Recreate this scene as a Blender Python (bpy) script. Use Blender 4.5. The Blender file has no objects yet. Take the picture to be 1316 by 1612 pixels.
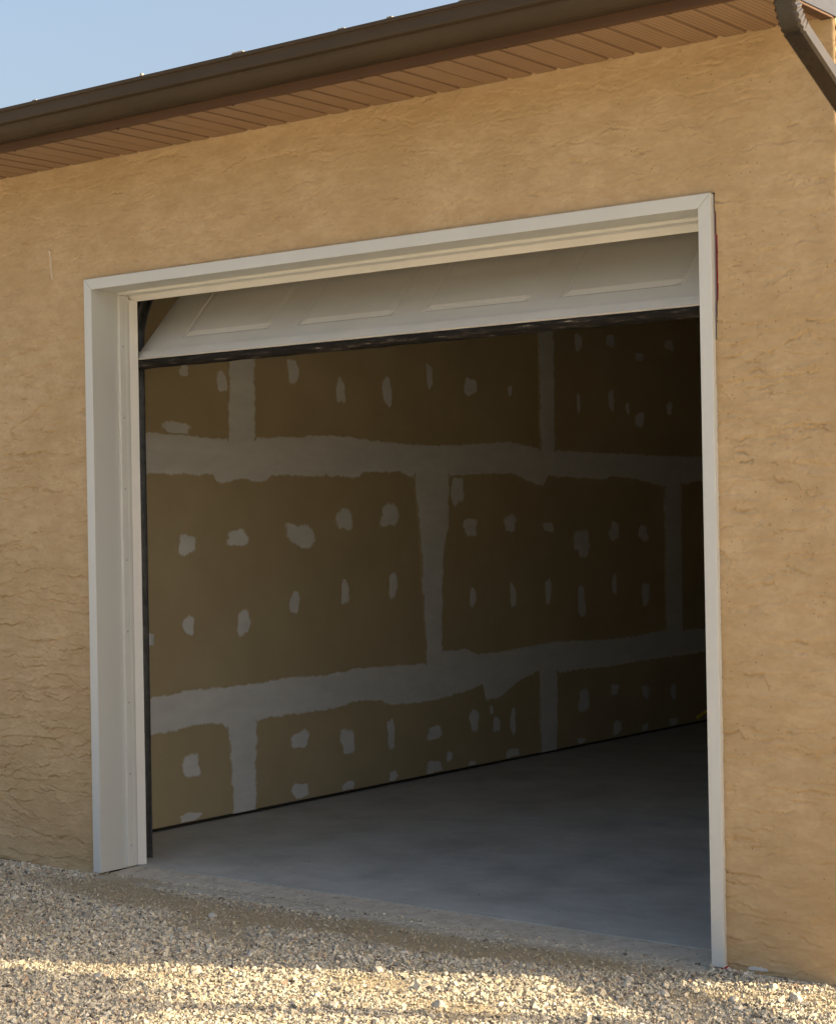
import bpy, bmesh, math, random
import numpy as np
from mathutils import Matrix, Vector

# ------------------------------------------------------------------ camera, sky, sun, exposure
scene = bpy.context.scene
cam_data = bpy.data.cameras.new('camera')
cam = bpy.data.objects.new('camera', cam_data)
scene.collection.objects.link(cam)
cam.matrix_world = Matrix((( 0.790175, 0.016601,  0.612656,  5.848988),
                           ( 0.612630, 0.007255, -0.790337, -5.264171),
                           (-0.017565, 0.999836, -0.004437,  1.460000),
                           (0, 0, 0, 1)))
cam_data.sensor_fit = 'HORIZONTAL'
cam_data.sensor_width = 36.0
cam_data.lens = 78.885
cam_data.clip_start = 0.05
cam_data.clip_end = 2000.0
scene.camera = cam

SUN_ELEV = math.radians(26.0)
SUN_AZ = math.atan2(0.9, 0.43)            # measured from +Y towards +X
sun_dir = Vector((math.sin(SUN_AZ)*math.cos(SUN_ELEV), math.cos(SUN_AZ)*math.cos(SUN_ELEV), math.sin(SUN_ELEV)))
world = bpy.data.worlds.new('World')
scene.world = world
world.use_nodes = True
wn = world.node_tree.nodes; wl = world.node_tree.links
bg = wn['Background']
sky = wn.new('ShaderNodeTexSky')
sky.sky_type = 'NISHITA'
sky.sun_disc = False
sky.sun_elevation = SUN_ELEV
sky.sun_rotation = SUN_AZ
sky.altitude = 250.0
sky.air_density = 1.0
sky.dust_density = 9.0
sky.ozone_density = 0.3
wl.new(sky.outputs['Color'], bg.inputs['Color'])
bg.inputs['Strength'].default_value = 0.15

sun_data = bpy.data.lights.new('sun', 'SUN')
sun_data.energy = 5.0
sun_data.angle = math.radians(0.5)
sun_data.color = (1.0, 0.80, 0.52)
sun = bpy.data.objects.new('sun', sun_data)
scene.collection.objects.link(sun)
sun.location = (20, 10, 12)
sun.rotation_euler = (-sun_dir).to_track_quat('-Z', 'Y').to_euler()

vs = scene.view_settings
vs.view_transform = 'Standard'
vs.look = 'None'
vs.exposure = 1.10
vs.gamma = 1.0
vs.use_curve_mapping = False
scene.cycles.use_denoising = True
scene.cycles.max_bounces = 8
scene.cycles.diffuse_bounces = 6

rng = np.random.default_rng(7)
random.seed(7)
COL = scene.collection

# ------------------------------------------------------------------ measured layout of the taped drywall (metres: depth y, height z)
PATCH= [(1.034,2.175,1.11,2.236),(1.293,2.11,1.385,2.222),(0.917,1.878,1.112,1.964),(1.826,2.166,1.911,2.323),(2.21,2.088,2.29,2.238),(2.6,2.09,2.696,2.265),(3.004,2.209,3.072,2.351),(3.362,2.173,3.498,2.304),(3.814,2.196,3.859,2.27),(4.55,2.523,4.665,2.637),(4.93,2.569,5.068,2.655),(5.293,2.502,5.431,2.558),(5.691,2.591,5.827,2.678),(4.574,2.13,4.622,2.25),(4.949,2.154,5.038,2.291),(5.168,2.139,5.222,2.222),(5.28,2.052,5.416,2.162),(5.702,2.146,5.793,2.252),(1.002,1.311,1.146,1.413),(1.355,1.337,1.509,1.435),(1.799,1.312,2.02,1.468),(2.186,1.404,2.341,1.538),(2.563,1.422,2.745,1.557),(1.031,0.912,1.119,1.028),(1.414,0.882,1.516,1.04),(1.805,0.974,1.895,1.11),(2.217,1.015,2.298,1.141),(2.625,1.02,2.717,1.178),(3.325,1.359,3.486,1.47),(3.737,1.379,3.894,1.488),(4.165,1.369,4.297,1.434),(4.502,1.199,4.712,1.394),(4.928,1.29,5.072,1.433),(5.302,1.282,5.438,1.408),(3.382,0.927,3.454,1.068),(3.797,0.906,3.866,1.074),(4.175,0.919,4.254,1.088),(4.541,0.811,4.646,1.026),(4.955,0.945,5.029,1.089),(5.33,0.841,5.44,1.038),(3.215,1.529,3.352,1.728),(1.006,0.225,1.151,0.346),(0.974,-0.017,1.149,0.063),(1.801,0.28,1.952,0.382),(2.196,0.202,2.324,0.359),(2.591,0.198,2.671,0.371),(2.951,0.202,3.104,0.286),(1.799,-0.014,1.94,0.11),(2.199,0.001,2.313,0.067),(2.6,-0.008,2.688,0.077),(2.927,-0.013,3.109,0.088),(3.126,0.067,3.203,0.127),(3.361,0.205,3.464,0.36),(3.595,0.18,3.677,0.286),(3.774,0.151,3.842,0.319),(3.564,0.296,3.608,0.353),(3.333,-0.0,3.432,0.045),(3.726,-0.002,3.871,0.076),(4.527,0.216,4.672,0.366),(4.51,0.011,4.612,0.062),(4.93,0.029,5.061,0.13),(5.305,0.012,5.394,0.076),(5.666,0.011,5.785,0.075),(4.923,0.287,5.022,0.374),(5.314,0.236,5.418,0.334),(5.692,0.196,5.775,0.312)]
UT= [(0.75,1.902),(0.933,1.904),(1.112,1.897),(1.357,1.89),(1.589,1.899),(1.757,1.91),(1.855,1.909),(2.057,1.925),(2.265,1.927),(2.479,1.911),(2.816,1.895),(3.111,1.894),(3.42,1.908),(3.81,1.933),(3.945,1.92),(4.151,1.894),(4.659,1.884),(5.286,1.883),(5.62,1.876),(6.103,1.88),(6.24,1.878)]
UB= [(0.745,1.695),(1.151,1.693),(1.262,1.697),(1.283,1.662),(1.328,1.653),(1.443,1.669),(1.513,1.679),(1.536,1.66),(1.654,1.664),(1.693,1.697),(1.899,1.692),(2.258,1.695),(2.338,1.688),(2.392,1.692),(2.43,1.72),(2.754,1.723),(2.839,1.695),(3.215,1.702),(3.541,1.719),(3.871,1.722),(4.006,1.677),(4.179,1.65),(4.23,1.71),(4.729,1.701),(4.882,1.694),(4.961,1.715),(5.28,1.701),(5.528,1.668),(5.654,1.642),(6.096,1.688),(6.233,1.689)]
LT= [(0.754,0.644),(0.911,0.649),(1.083,0.662),(1.349,0.655),(1.629,0.655),(1.725,0.667),(1.872,0.662),(2.126,0.655),(2.337,0.673),(2.667,0.663),(3.015,0.652),(3.107,0.718),(3.352,0.709),(3.446,0.673),(3.705,0.671),(4.113,0.691),(4.326,0.693),(4.925,0.668),(5.244,0.669),(5.62,0.69),(6.195,0.666)]
LB= [(0.749,0.459),(0.907,0.455),(1.1,0.469),(1.299,0.464),(1.33,0.427),(1.538,0.438),(1.576,0.456),(1.72,0.459),(1.867,0.454),(2.172,0.456),(2.332,0.482),(2.55,0.466),(2.632,0.431),(2.774,0.425),(3.068,0.427),(3.345,0.451),(3.504,0.475),(3.533,0.378),(3.696,0.39),(3.865,0.464),(4.072,0.506),(4.319,0.479),(4.576,0.487),(4.841,0.476),(5.237,0.484),(6.188,0.487)]
V1= [(1.387,2.551),(1.591,2.568),(1.366,1.884),(1.579,1.889)]
V3= [(4.144,2.777),(4.336,2.793),(4.144,1.886),(4.321,1.889)]
V2= [(2.869,1.724),(3.215,1.728),(2.907,1.42),(3.2,1.416),(2.92,1.276),(3.147,1.263),(2.955,0.646),(3.117,0.652)]
V4= [(5.647,1.686),(5.899,1.687),(5.636,0.667),(5.889,0.674)]
B1= [(1.33,0.449),(1.552,0.443),(1.361,0.01),(1.541,0.007)]
B2= [(4.093,0.512),(4.312,0.495),(4.091,0.008),(4.289,0.01)]

# real-world surface colours
STUC_A, STUC_B, STUC_C = (0.465, 0.330, 0.180), (0.550, 0.405, 0.240), (0.40, 0.272, 0.138)
DRY_A, DRY_B = (0.47, 0.375, 0.215), (0.54, 0.435, 0.255)
MUD_A, MUD_B = (0.68, 0.66, 0.60), (0.82, 0.80, 0.74)
NSTONE = 250000
PALETTE = [(0.58, 0.52, 0.40), (0.48, 0.44, 0.345), (0.66, 0.61, 0.50), (0.42, 0.395, 0.335), (0.50, 0.42, 0.295), (0.12, 0.11, 0.10), (0.40, 0.29, 0.21), (0.30, 0.28, 0.24)]
PALW = [4, 4, 2, 2.2, 2, 0.9, 0.6, 1.2]

# ------------------------------------------------------------------ helpers
def tag(o, label=None, cat=None, group=None, kind=None):
    if label: o['label'] = label
    if cat: o['category'] = cat
    if group: o['group'] = group
    if kind: o['kind'] = kind
    return o

def empty(name, loc=(0, 0, 0), parent=None):
    o = bpy.data.objects.new(name, None)
    o.empty_display_size = 0.2
    o.location = loc
    COL.objects.link(o)
    if parent: o.parent = parent
    return o

def obj_from(name, me, mat=None, parent=None, loc=None):
    o = bpy.data.objects.new(name, me)
    COL.objects.link(o)
    if mat is not None and len(me.materials) == 0: me.materials.append(mat)
    if parent: o.parent = parent
    if loc: o.location = loc
    return o

def mesh_np(name, verts, faces, smooth=False):
    """verts (n,3), faces (m,k) numpy arrays -> mesh (fast)"""
    verts = np.asarray(verts, dtype=np.float32); faces = np.asarray(faces, dtype=np.int32)
    m, k = faces.shape
    me = bpy.data.meshes.new(name)
    me.vertices.add(len(verts)); me.vertices.foreach_set('co', verts.ravel())
    me.loops.add(m*k); me.loops.foreach_set('vertex_index', faces.ravel())
    me.polygons.add(m)
    me.polygons.foreach_set('loop_start', np.arange(0, m*k, k, dtype=np.int32))
    me.polygons.foreach_set('loop_total', np.full(m, k, dtype=np.int32))
    me.polygons.foreach_set('use_smooth', np.full(m, smooth, dtype=bool))
    me.update(calc_edges=True)
    me.validate()
    return me

class MB:
    """collects pieces of one mesh"""
    def __init__(self): self.v = []; self.f = []
    def box(self, x0, x1, y0, y1, z0, z1):
        n = len(self.v)
        self.v += [(x, y, z) for z in (z0, z1) for y in (y0, y1) for x in (x0, x1)]
        self.f += [[n+i for i in q] for q in ((0,2,3,1),(4,5,7,6),(0,1,5,4),(2,6,7,3),(0,4,6,2),(1,3,7,5))]
        return self
    def poly(self, pts, faces):
        n = len(self.v); self.v += list(pts); self.f += [[n+i for i in q] for q in faces]; return self
    def extrude_profile(self, prof, a0, a1, axis, close=True, caps=True):
        """2-D profile swept along an axis; axis 'x': prof=(y,z); 'y': prof=(x,z); 'z': prof=(x,y)"""
        def P(p, a):
            return (a, p[0], p[1]) if axis == 'x' else (p[0], a, p[1]) if axis == 'y' else (p[0], p[1], a)
        n = len(self.v); k = len(prof)
        self.v += [P(p, a0) for p in prof] + [P(p, a1) for p in prof]
        for i in range(k if close else k-1):
            j = (i+1) % k
            self.f.append([n+i, n+j, n+k+j, n+k+i])
        if caps and close:
            self.f.append([n+i for i in range(k)][::-1]); self.f.append([n+k+i for i in range(k)])
        return self
    def loft(self, rings, close=True, caps=True):
        n = len(self.v); k = len(rings[0])
        for r in rings: self.v += [tuple(p) for p in r]
        for a in range(len(rings)-1):
            for i in range(k if close else k-1):
                j = (i+1) % k
                self.f.append([n+a*k+i, n+a*k+j, n+(a+1)*k+j, n+(a+1)*k+i])
        if caps and close:
            self.f.append([n+i for i in range(k)][::-1]); self.f.append([n+(len(rings)-1)*k+i for i in range(k)])
        return self
    def mesh(self, name, smooth=False, bevel=0.0, seg=2):
        me = bpy.data.meshes.new(name)
        me.from_pydata(self.v, [], self.f); me.validate()
        bm = bmesh.new(); bm.from_mesh(me)
        bmesh.ops.recalc_face_normals(bm, faces=bm.faces)
        if bevel > 0:
            es = [e for e in bm.edges if len(e.link_faces) == 2 and e.calc_face_angle(0) > 0.5]
            bmesh.ops.bevel(bm, geom=es, offset=bevel, segments=seg, profile=0.5, affect='EDGES', clamp_overlap=True)
        for f in bm.faces: f.smooth = smooth
        bm.to_mesh(me); bm.free()
        return me
    def build(self, name, mat, parent=None, smooth=False, bevel=0.0, seg=2):
        return obj_from(name, self.mesh(name, smooth, bevel, seg), mat, parent)

def perlin(x, y, seed=0):
    r = np.random.default_rng(seed)
    N = 256
    ang = r.random((N, N))*2*np.pi
    gx, gy = np.cos(ang), np.sin(ang)
    xi = np.floor(x).astype(int); yi = np.floor(y).astype(int)
    xf = x-xi; yf = y-yi
    u = xf**3*(xf*(xf*6-15)+10); v = yf**3*(yf*(yf*6-15)+10)
    def g(i, j, dx, dy):
        a = (xi+i) % N; b = (yi+j) % N
        return gx[a, b]*dx + gy[a, b]*dy
    n00 = g(0, 0, xf, yf); n10 = g(1, 0, xf-1, yf); n01 = g(0, 1, xf, yf-1); n11 = g(1, 1, xf-1, yf-1)
    return (n00*(1-u)+n10*u)*(1-v) + (n01*(1-u)+n11*u)*v

def fbm(x, y, seed=0, octv=4, gain=0.5):
    s = 0; a = 1
    for o in range(octv):
        s = s + a*perlin(x*2**o+17.3*o, y*2**o+5.1*o, seed+o); a *= gain
    return s

# ------------------------------------------------------------------ materials
def mat_new(name):
    m = bpy.data.materials.new(name); m.use_nodes = True
    nt = m.node_tree
    return m, nt, nt.nodes['Principled BSDF']

def N(nt, t, **kw):
    n = nt.nodes.new(t)
    for k, v in kw.items():
        if k in n.inputs: n.inputs[k].default_value = v
        else: setattr(n, k, v)
    return n

def ramp(nt, src, stops):
    r = nt.nodes.new('ShaderNodeValToRGB')
    els = r.color_ramp.elements
    while len(els) < len(stops): els.new(0.5)
    for e, (p, c) in zip(els, stops):
        e.position = p; e.color = (*c, 1) if len(c) == 3 else c
    nt.links.new(src, r.inputs['Fac'])
    return r.outputs['Color']

def mixc(nt, fac, a, b, mode='MIX'):
    m = nt.nodes.new('ShaderNodeMix'); m.data_type = 'RGBA'; m.blend_type = mode
    for sock, val in ((m.inputs[0], fac), (m.inputs[6], a), (m.inputs[7], b)):
        if isinstance(val, (int, float)): sock.default_value = val
        elif isinstance(val, tuple): sock.default_value = (*val, 1) if len(val) == 3 else val
        else: nt.links.new(val, sock)
    return m.outputs[2]

def coords(nt, scale=(1, 1, 1), kind='Object'):
    tc = nt.nodes.new('ShaderNodeTexCoord'); mp = nt.nodes.new('ShaderNodeMapping')
    mp.inputs['Scale'].default_value = scale
    nt.links.new(tc.outputs[kind], mp.inputs['Vector'])
    return mp.outputs['Vector']

def noise(nt, vec, scale, detail=4, rough=0.55):
    n = N(nt, 'ShaderNodeTexNoise', Scale=scale, Detail=detail, Roughness=rough)
    nt.links.new(vec, n.inputs['Vector'])
    return n.outputs['Fac']

def bump(nt, bs, height, strength=0.3, dist=0.01, prev=None):
    b = N(nt, 'ShaderNodeBump', Strength=strength, Distance=dist)
    nt.links.new(height, b.inputs['Height'])
    if prev is not None: nt.links.new(prev, b.inputs['Normal'])
    nt.links.new(b.outputs['Normal'], bs.inputs['Normal'])
    return b.outputs['Normal']

def plain(name, col, rough=0.5, metal=0.0, var=0.06, vscale=6.0, bscale=0, bstr=0.1, bdist=0.002, spec=0.5, stretch=(1, 1, 1)):
    """a painted/solid material with slight unevenness of tone and gloss"""
    m, nt, bs = mat_new(name)
    v = coords(nt, stretch)
    n = noise(nt, v, vscale, 5)
    lo = tuple(c*(1-var) for c in col); hi = tuple(min(1, c*(1+var)) for c in col)
    nt.links.new(ramp(nt, n, [(0.3, lo), (0.7, hi)]), bs.inputs['Base Color'])
    r = N(nt, 'ShaderNodeMapRange', **{'From Min': 0.3, 'From Max': 0.7, 'To Min': max(0, rough-0.07), 'To Max': min(1, rough+0.07)})
    nt.links.new(noise(nt, v, vscale*2.3, 3), r.inputs['Value'])
    nt.links.new(r.outputs['Result'], bs.inputs['Roughness'])
    bs.inputs['Metallic'].default_value = metal
    bs.inputs['Specular IOR Level'].default_value = spec
    if bscale: bump(nt, bs, noise(nt, v, bscale, 4), bstr, bdist)
    return m

M = {}
# stucco: sandy ochre, mottled, with small pinholes
m, nt, bs = mat_new('stucco'); v = coords(nt)
n1 = noise(nt, v, 2.2, 6, 0.6); n2 = noise(nt, coords(nt, (1, 1, 2.4)), 9.0, 6, 0.65)
base = ramp(nt, n1, [(0.34, STUC_A), (0.66, STUC_B)])
base = mixc(nt, ramp(nt, n2, [(0.38, (0.50, 0.50, 0.50)), (0.60, (0, 0, 0))]), base, STUC_C)
n3 = noise(nt, coords(nt, (1, 1, 1.6)), 38.0, 6, 0.7)
base = mixc(nt, ramp(nt, n3, [(0.40, (0.30, 0.30, 0.30)), (0.52, (0, 0, 0))]), base, STUC_C)
vo = N(nt, 'ShaderNodeTexVoronoi', Scale=42.0); nt.links.new(v, vo.inputs['Vector'])
pin = ramp(nt, vo.outputs['Distance'], [(0.07, (1, 1, 1)), (0.13, (0, 0, 0))])
pinsel = ramp(nt, noise(nt, v, 7.0, 3), [(0.47, (0, 0, 0)), (0.56, (1, 1, 1))])
pm = mixc(nt, 1.0, pin, pinsel, 'MULTIPLY')
base = mixc(nt, mixc(nt, 1.0, pm, (0.7, 0.7, 0.7), 'MULTIPLY'), base, (0.10, 0.065, 0.03))
nt.links.new(base, bs.inputs['Base Color'])
bs.inputs['Roughness'].default_value = 0.92
bs.inputs['Specular IOR Level'].default_value = 0.25
b1 = bump(nt, bs, noise(nt, coords(nt, (1, 1, 1.8)), 60.0, 6, 0.7), 0.35, 0.004)
inv = ramp(nt, vo.outputs['Distance'], [(0.03, (0, 0, 0)), (0.12, (1, 1, 1))])
b2 = bump(nt, bs, inv, 0.25, 0.003, b1)
M['stucco'] = m

M['trim'] = plain('trim_paint', (0.565, 0.57, 0.54), 0.42, var=0.04, vscale=3.0, bscale=14, bstr=0.08, bdist=0.003, stretch=(1, 1, 0.25))
M['pvc'] = plain('stop_vinyl', (0.66, 0.66, 0.62), 0.38, var=0.03)
M['flap'] = plain('vinyl_flap', (0.74, 0.72, 0.67), 0.45, var=0.03)
M['brown'] = plain('brown_gutter_paint', (0.052, 0.035, 0.019), 0.62, spec=0.25, var=0.12, vscale=5, stretch=(0.4, 1, 1), bscale=9, bstr=0.06, bdist=0.004)
M['spout'] = plain('brown_spout_paint', (0.022, 0.015, 0.009), 0.28, var=0.12, vscale=7)
M['fascia'] = plain('brown_fascia_paint', (0.085, 0.045, 0.024), 0.62, spec=0.25, var=0.10, vscale=4, stretch=(0.4, 1, 1))
M['channel'] = plain('brown_channel', (0.14, 0.072, 0.036), 0.5, var=0.1)
M['galv'] = plain('galvanised_steel', (0.24, 0.245, 0.25), 0.34, metal=0.9, var=0.2, vscale=30, spec=0.5)
M['rubber'] = plain('black_rubber', (0.014, 0.013, 0.013), 0.55, var=0.3, vscale=40)
M['wrap'] = plain('red_building_paper', (0.36, 0.014, 0.03), 0.6, var=0.4, vscale=30)
M['foam'] = plain('white_foam', (0.56, 0.55, 0.52), 0.8, var=0.06, vscale=40, bscale=200, bstr=0.4)
M['drip'] = plain('dried_paint', (0.70, 0.62, 0.50), 0.7)
M['yellow'] = plain('yellow_cord', (0.78, 0.58, 0.02), 0.5, var=0.1, vscale=30)
M['flash'] = plain('grey_flashing', (0.060, 0.066, 0.085), 0.8, spec=0.2, var=0.15, vscale=6)
M['keeper'] = plain('zinc_plate', (0.62, 0.62, 0.60), 0.45, metal=0.3, var=0.1, vscale=30)
M['hanger'] = plain('pale_hanger', (0.26, 0.23, 0.18), 0.6, metal=0.2, var=0.15, vscale=30)
M['dark_inner'] = plain('darkened_inner_wall', (0.16, 0.125, 0.08), 0.9, var=0.2, vscale=3)  # unseen walls, colour darkened so the room bounces less light
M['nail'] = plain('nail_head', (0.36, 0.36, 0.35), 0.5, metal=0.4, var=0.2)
M['ceiling'] = plain('darkened_ceiling', (0.12, 0.10, 0.07), 0.9, var=0.08, vscale=2)  # unseen ceiling, darkened in colour to deepen the shade inside
M['plate'] = plain('treated_plate', (0.05, 0.04, 0.028), 0.9, var=0.3, vscale=10)
M['bark'] = plain('bark', (0.09, 0.07, 0.05), 0.9, var=0.4, vscale=30, bscale=60, bstr=0.6, bdist=0.01, stretch=(1, 1, 0.3))

# perforated brown soffit
m, nt, bs = mat_new('soffit_paint'); v = coords(nt)
base = ramp(nt, noise(nt, coords(nt, (1, 0.3, 1)), 12, 4), [(0.3, (0.295, 0.185, 0.108)), (0.7, (0.340, 0.215, 0.128))])
sx = N(nt, 'ShaderNodeSeparateXYZ'); nt.links.new(v, sx.inputs['Vector'])
def fracdist(sock, pitch):
    a = N(nt, 'ShaderNodeMath', operation='DIVIDE'); nt.links.new(sock, a.inputs[0]); a.inputs[1].default_value = pitch
    f = N(nt, 'ShaderNodeMath', operation='FRACT'); nt.links.new(a.outputs[0], f.inputs[0])
    s = N(nt, 'ShaderNodeMath', operation='SUBTRACT'); nt.links.new(f.outputs[0], s.inputs[0]); s.inputs[1].default_value = 0.5
    mu = N(nt, 'ShaderNodeMath', operation='MULTIPLY'); nt.links.new(s.outputs[0], mu.inputs[0]); mu.inputs[1].default_value = pitch
    return mu.outputs[0]
dx = fracdist(sx.outputs['X'], 0.0172); dy = fracdist(sx.outputs['Y'], 0.0125)
cb = N(nt, 'ShaderNodeCombineXYZ'); nt.links.new(dx, cb.inputs[0]); nt.links.new(dy, cb.inputs[1])
ln = N(nt, 'ShaderNodeVectorMath', operation='LENGTH'); nt.links.new(cb.outputs[0], ln.inputs[0])
mr = N(nt, 'ShaderNodeMapRange', **{'From Min': 0.0026, 'From Max': 0.0038, 'To Min': 1.0, 'To Max': 0.0}); nt.links.new(ln.outputs['Value'], mr.inputs['Value'])
base = mixc(nt, mr.outputs['Result'], base, (0.02, 0.012, 0.008))
nt.links.new(base, bs.inputs['Base Color']); bs.inputs['Roughness'].default_value = 0.45
M['soffit'] = m

# drywall face paper, dried joint compound
m, nt, bs = mat_new('drywall_paper'); v = coords(nt)
base = ramp(nt, noise(nt, v, 3.0, 6, 0.6), [(0.3, DRY_A), (0.7, DRY_B)])
nt.links.new(base, bs.inputs['Base Color']); bs.inputs['Roughness'].default_value = 0.8
bs.inputs['Specular IOR Level'].default_value = 0.3
bump(nt, bs, noise(nt, v, 220, 3), 0.15, 0.001)
M['drywall'] = m
m, nt, bs = mat_new('joint_compound'); v = coords(nt)
base = ramp(nt, noise(nt, coords(nt, (1, 0.5, 1.5)), 9.0, 7, 0.65), [(0.25, MUD_A), (0.75, MUD_B)])
nt.links.new(base, bs.inputs['Base Color']); bs.inputs['Roughness'].default_value = 0.85
bs.inputs['Specular IOR Level'].default_value = 0.3
at = N(nt, 'ShaderNodeAttribute', attribute_name='coat')
nz = N(nt, 'ShaderNodeMath', operation='MULTIPLY_ADD'); nt.links.new(noise(nt, v, 24, 6, 0.72), nz.inputs[0]); nz.inputs[1].default_value = 1.5; nz.inputs[2].default_value = -0.75
ad = N(nt, 'ShaderNodeMath', operation='ADD'); nt.links.new(at.outputs['Fac'], ad.inputs[0]); nt.links.new(nz.outputs[0], ad.inputs[1])
cv = N(nt, 'ShaderNodeMapRange', interpolation_type='SMOOTHSTEP', **{'From Min': 0.10, 'From Max': 0.55}); nt.links.new(ad.outputs[0], cv.inputs['Value'])
paper = ramp(nt, noise(nt, v, 3.0, 6, 0.6), [(0.3, DRY_A), (0.7, DRY_B)])
nt.links.new(mixc(nt, cv.outputs['Result'], paper, base), bs.inputs['Base Color'])
bump(nt, bs, noise(nt, coords(nt, (1, 0.3, 1.5)), 26, 5), 0.3, 0.003)
M['mud'] = m
def coat(me, vals):
    a_ = me.attributes.new('coat', 'FLOAT', 'POINT'); a_.data.foreach_set('value', np.asarray(vals, dtype=np.float32))

# power-trowelled concrete floor
m, nt, bs = mat_new('slab_concrete'); v = coords(nt)
n1 = noise(nt, v, 2.6, 9, 0.68); n2 = noise(nt, coords(nt, (1, 3, 1)), 5.0, 7, 0.65)
base = ramp(nt, n1, [(0.36, (0.36, 0.36, 0.325)), (0.5, (0.47, 0.468, 0.43)), (0.64, (0.54, 0.535, 0.49))])
base = mixc(nt, ramp(nt, n2, [(0.4, (0.35, 0.35, 0.35)), (0.6, (0, 0, 0))]), base, (0.33, 0.33, 0.30))
nt.links.new(base, bs.inputs['Base Color'])
nt.links.new(ramp(nt, n2, [(0.3, (0.46, 0.46, 0.46)), (0.7, (0.62, 0.62, 0.62))]), bs.inputs['Roughness'])
bump(nt, bs, noise(nt, v, 60, 5), 0.08, 0.002)
M['slab'] = m

# rough exposed edge of the slab: pale mortar with dark aggregate
m, nt, bs = mat_new('rough_concrete'); v = coords(nt)
base = ramp(nt, noise(nt, v, 18, 7, 0.7), [(0.3, (0.38, 0.33, 0.26)), (0.55, (0.51, 0.45, 0.36)), (0.75, (0.60, 0.54, 0.45))])
vo = N(nt, 'ShaderNodeTexVoronoi', Scale=55.0); nt.links.new(v, vo.inputs['Vector'])
base = mixc(nt, mixc(nt, 1.0, ramp(nt, vo.outputs['Distance'], [(0.2, (0.8, 0.8, 0.8)), (0.35, (0, 0, 0))]), ramp(nt, noise(nt, v, 26, 2), [(0.60, (0, 0, 0)), (0.63, (1, 1, 1))]), 'MULTIPLY'), base, (0.035, 0.034, 0.034))
nt.links.new(base, bs.inputs['Base Color']); bs.inputs['Roughness'].default_value = 0.92
bump(nt, bs, noise(nt, v, 90, 6, 0.7), 0.7, 0.006)
M['rough'] = m

# ground: crushed limestone fines
m, nt, bs = mat_new('ground_fines'); v = coords(nt)
vo = N(nt, 'ShaderNodeTexVoronoi', Scale=75.0, feature='F1'); nt.links.new(v, vo.inputs['Vector'])
peb = ramp(nt, vo.outputs['Color'], [(0.15, (0.32, 0.29, 0.23)), (0.5, (0.44, 0.40, 0.315)), (0.85, (0.54, 0.50, 0.41))])
sandc = ramp(nt, noise(nt, v, 30, 6, 0.7), [(0.3, (0.30, 0.235, 0.135)), (0.7, (0.38, 0.305, 0.185))])
at = N(nt, 'ShaderNodeAttribute', attribute_name='sand')
base = mixc(nt, at.outputs['Fac'], peb, sandc)
far = N(nt, 'ShaderNodeAttribute', attribute_name='far')
grass = ramp(nt, noise(nt, v, 0.6, 6), [(0.3, (0.10, 0.10, 0.04)), (0.7, (0.20, 0.17, 0.08))])
base = mixc(nt, far.outputs['Fac'], base, grass)
nt.links.new(base, bs.inputs['Base Color']); bs.inputs['Roughness'].default_value = 0.95
b1 = bump(nt, bs, vo.outputs['Distance'], 0.5, -0.006)
bump(nt, bs, noise(nt, v, 160, 4, 0.7), 0.6, 0.004, b1)
M['ground'] = m

# gravel stones: one tint per stone
m, nt, bs = mat_new('gravel_stone')
at = N(nt, 'ShaderNodeAttribute', attribute_name='tint')
base = mixc(nt, ramp(nt, noise(nt, coords(nt), 140, 4), [(0.35, (0.28, 0.28, 0.28)), (0.65, (0, 0, 0))]), at.outputs['Color'], (0.24, 0.19, 0.12))
nt.links.new(base, bs.inputs['Base Color']); bs.inputs['Roughness'].default_value = 0.9
bs.inputs['Specular IOR Level'].default_value = 0.3
M['gravel'] = m
M['stone'] = plain('limestone_chunk', (0.44, 0.40, 0.33), 0.9, var=0.25, vscale=40, bscale=90, bstr=0.5, bdist=0.004)

# white embossed steel door skin
m, nt, bs = mat_new('door_skin'); v = coords(nt)
base = ramp(nt, noise(nt, coords(nt, (0.5, 1, 1)), 5, 6), [(0.3, (0.62, 0.60, 0.55)), (0.7, (0.68, 0.66, 0.61))])
nt.links.new(base, bs.inputs['Base Color']); bs.inputs['Roughness'].default_value = 0.48
bump(nt, bs, noise(nt, coords(nt, (60, 1, 3)), 5, 4), 0.12, 0.001)
M['door'] = m
# roof shingles
m, nt, bs = mat_new('roof_shingle'); v = coords(nt)
base = ramp(nt, noise(nt, v, 35, 5, 0.7), [(0.3, (0.055, 0.045, 0.036)), (0.7, (0.13, 0.11, 0.09))])
nt.links.new(base, bs.inputs['Base Color']); bs.inputs['Roughness'].default_value = 0.95
bump(nt, bs, noise(nt, v, 240, 3), 0.5, 0.003)
M['shingle'] = m
# leaves
m, nt, bs = mat_new('leaf')
base = ramp(nt, noise(nt, coords(nt), 8, 3), [(0.3, (0.045, 0.075, 0.02)), (0.7, (0.09, 0.12, 0.035))])
nt.links.new(base, bs.inputs['Base Color']); bs.inputs['Roughness'].default_value = 0.6
M['leaf'] = m

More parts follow.
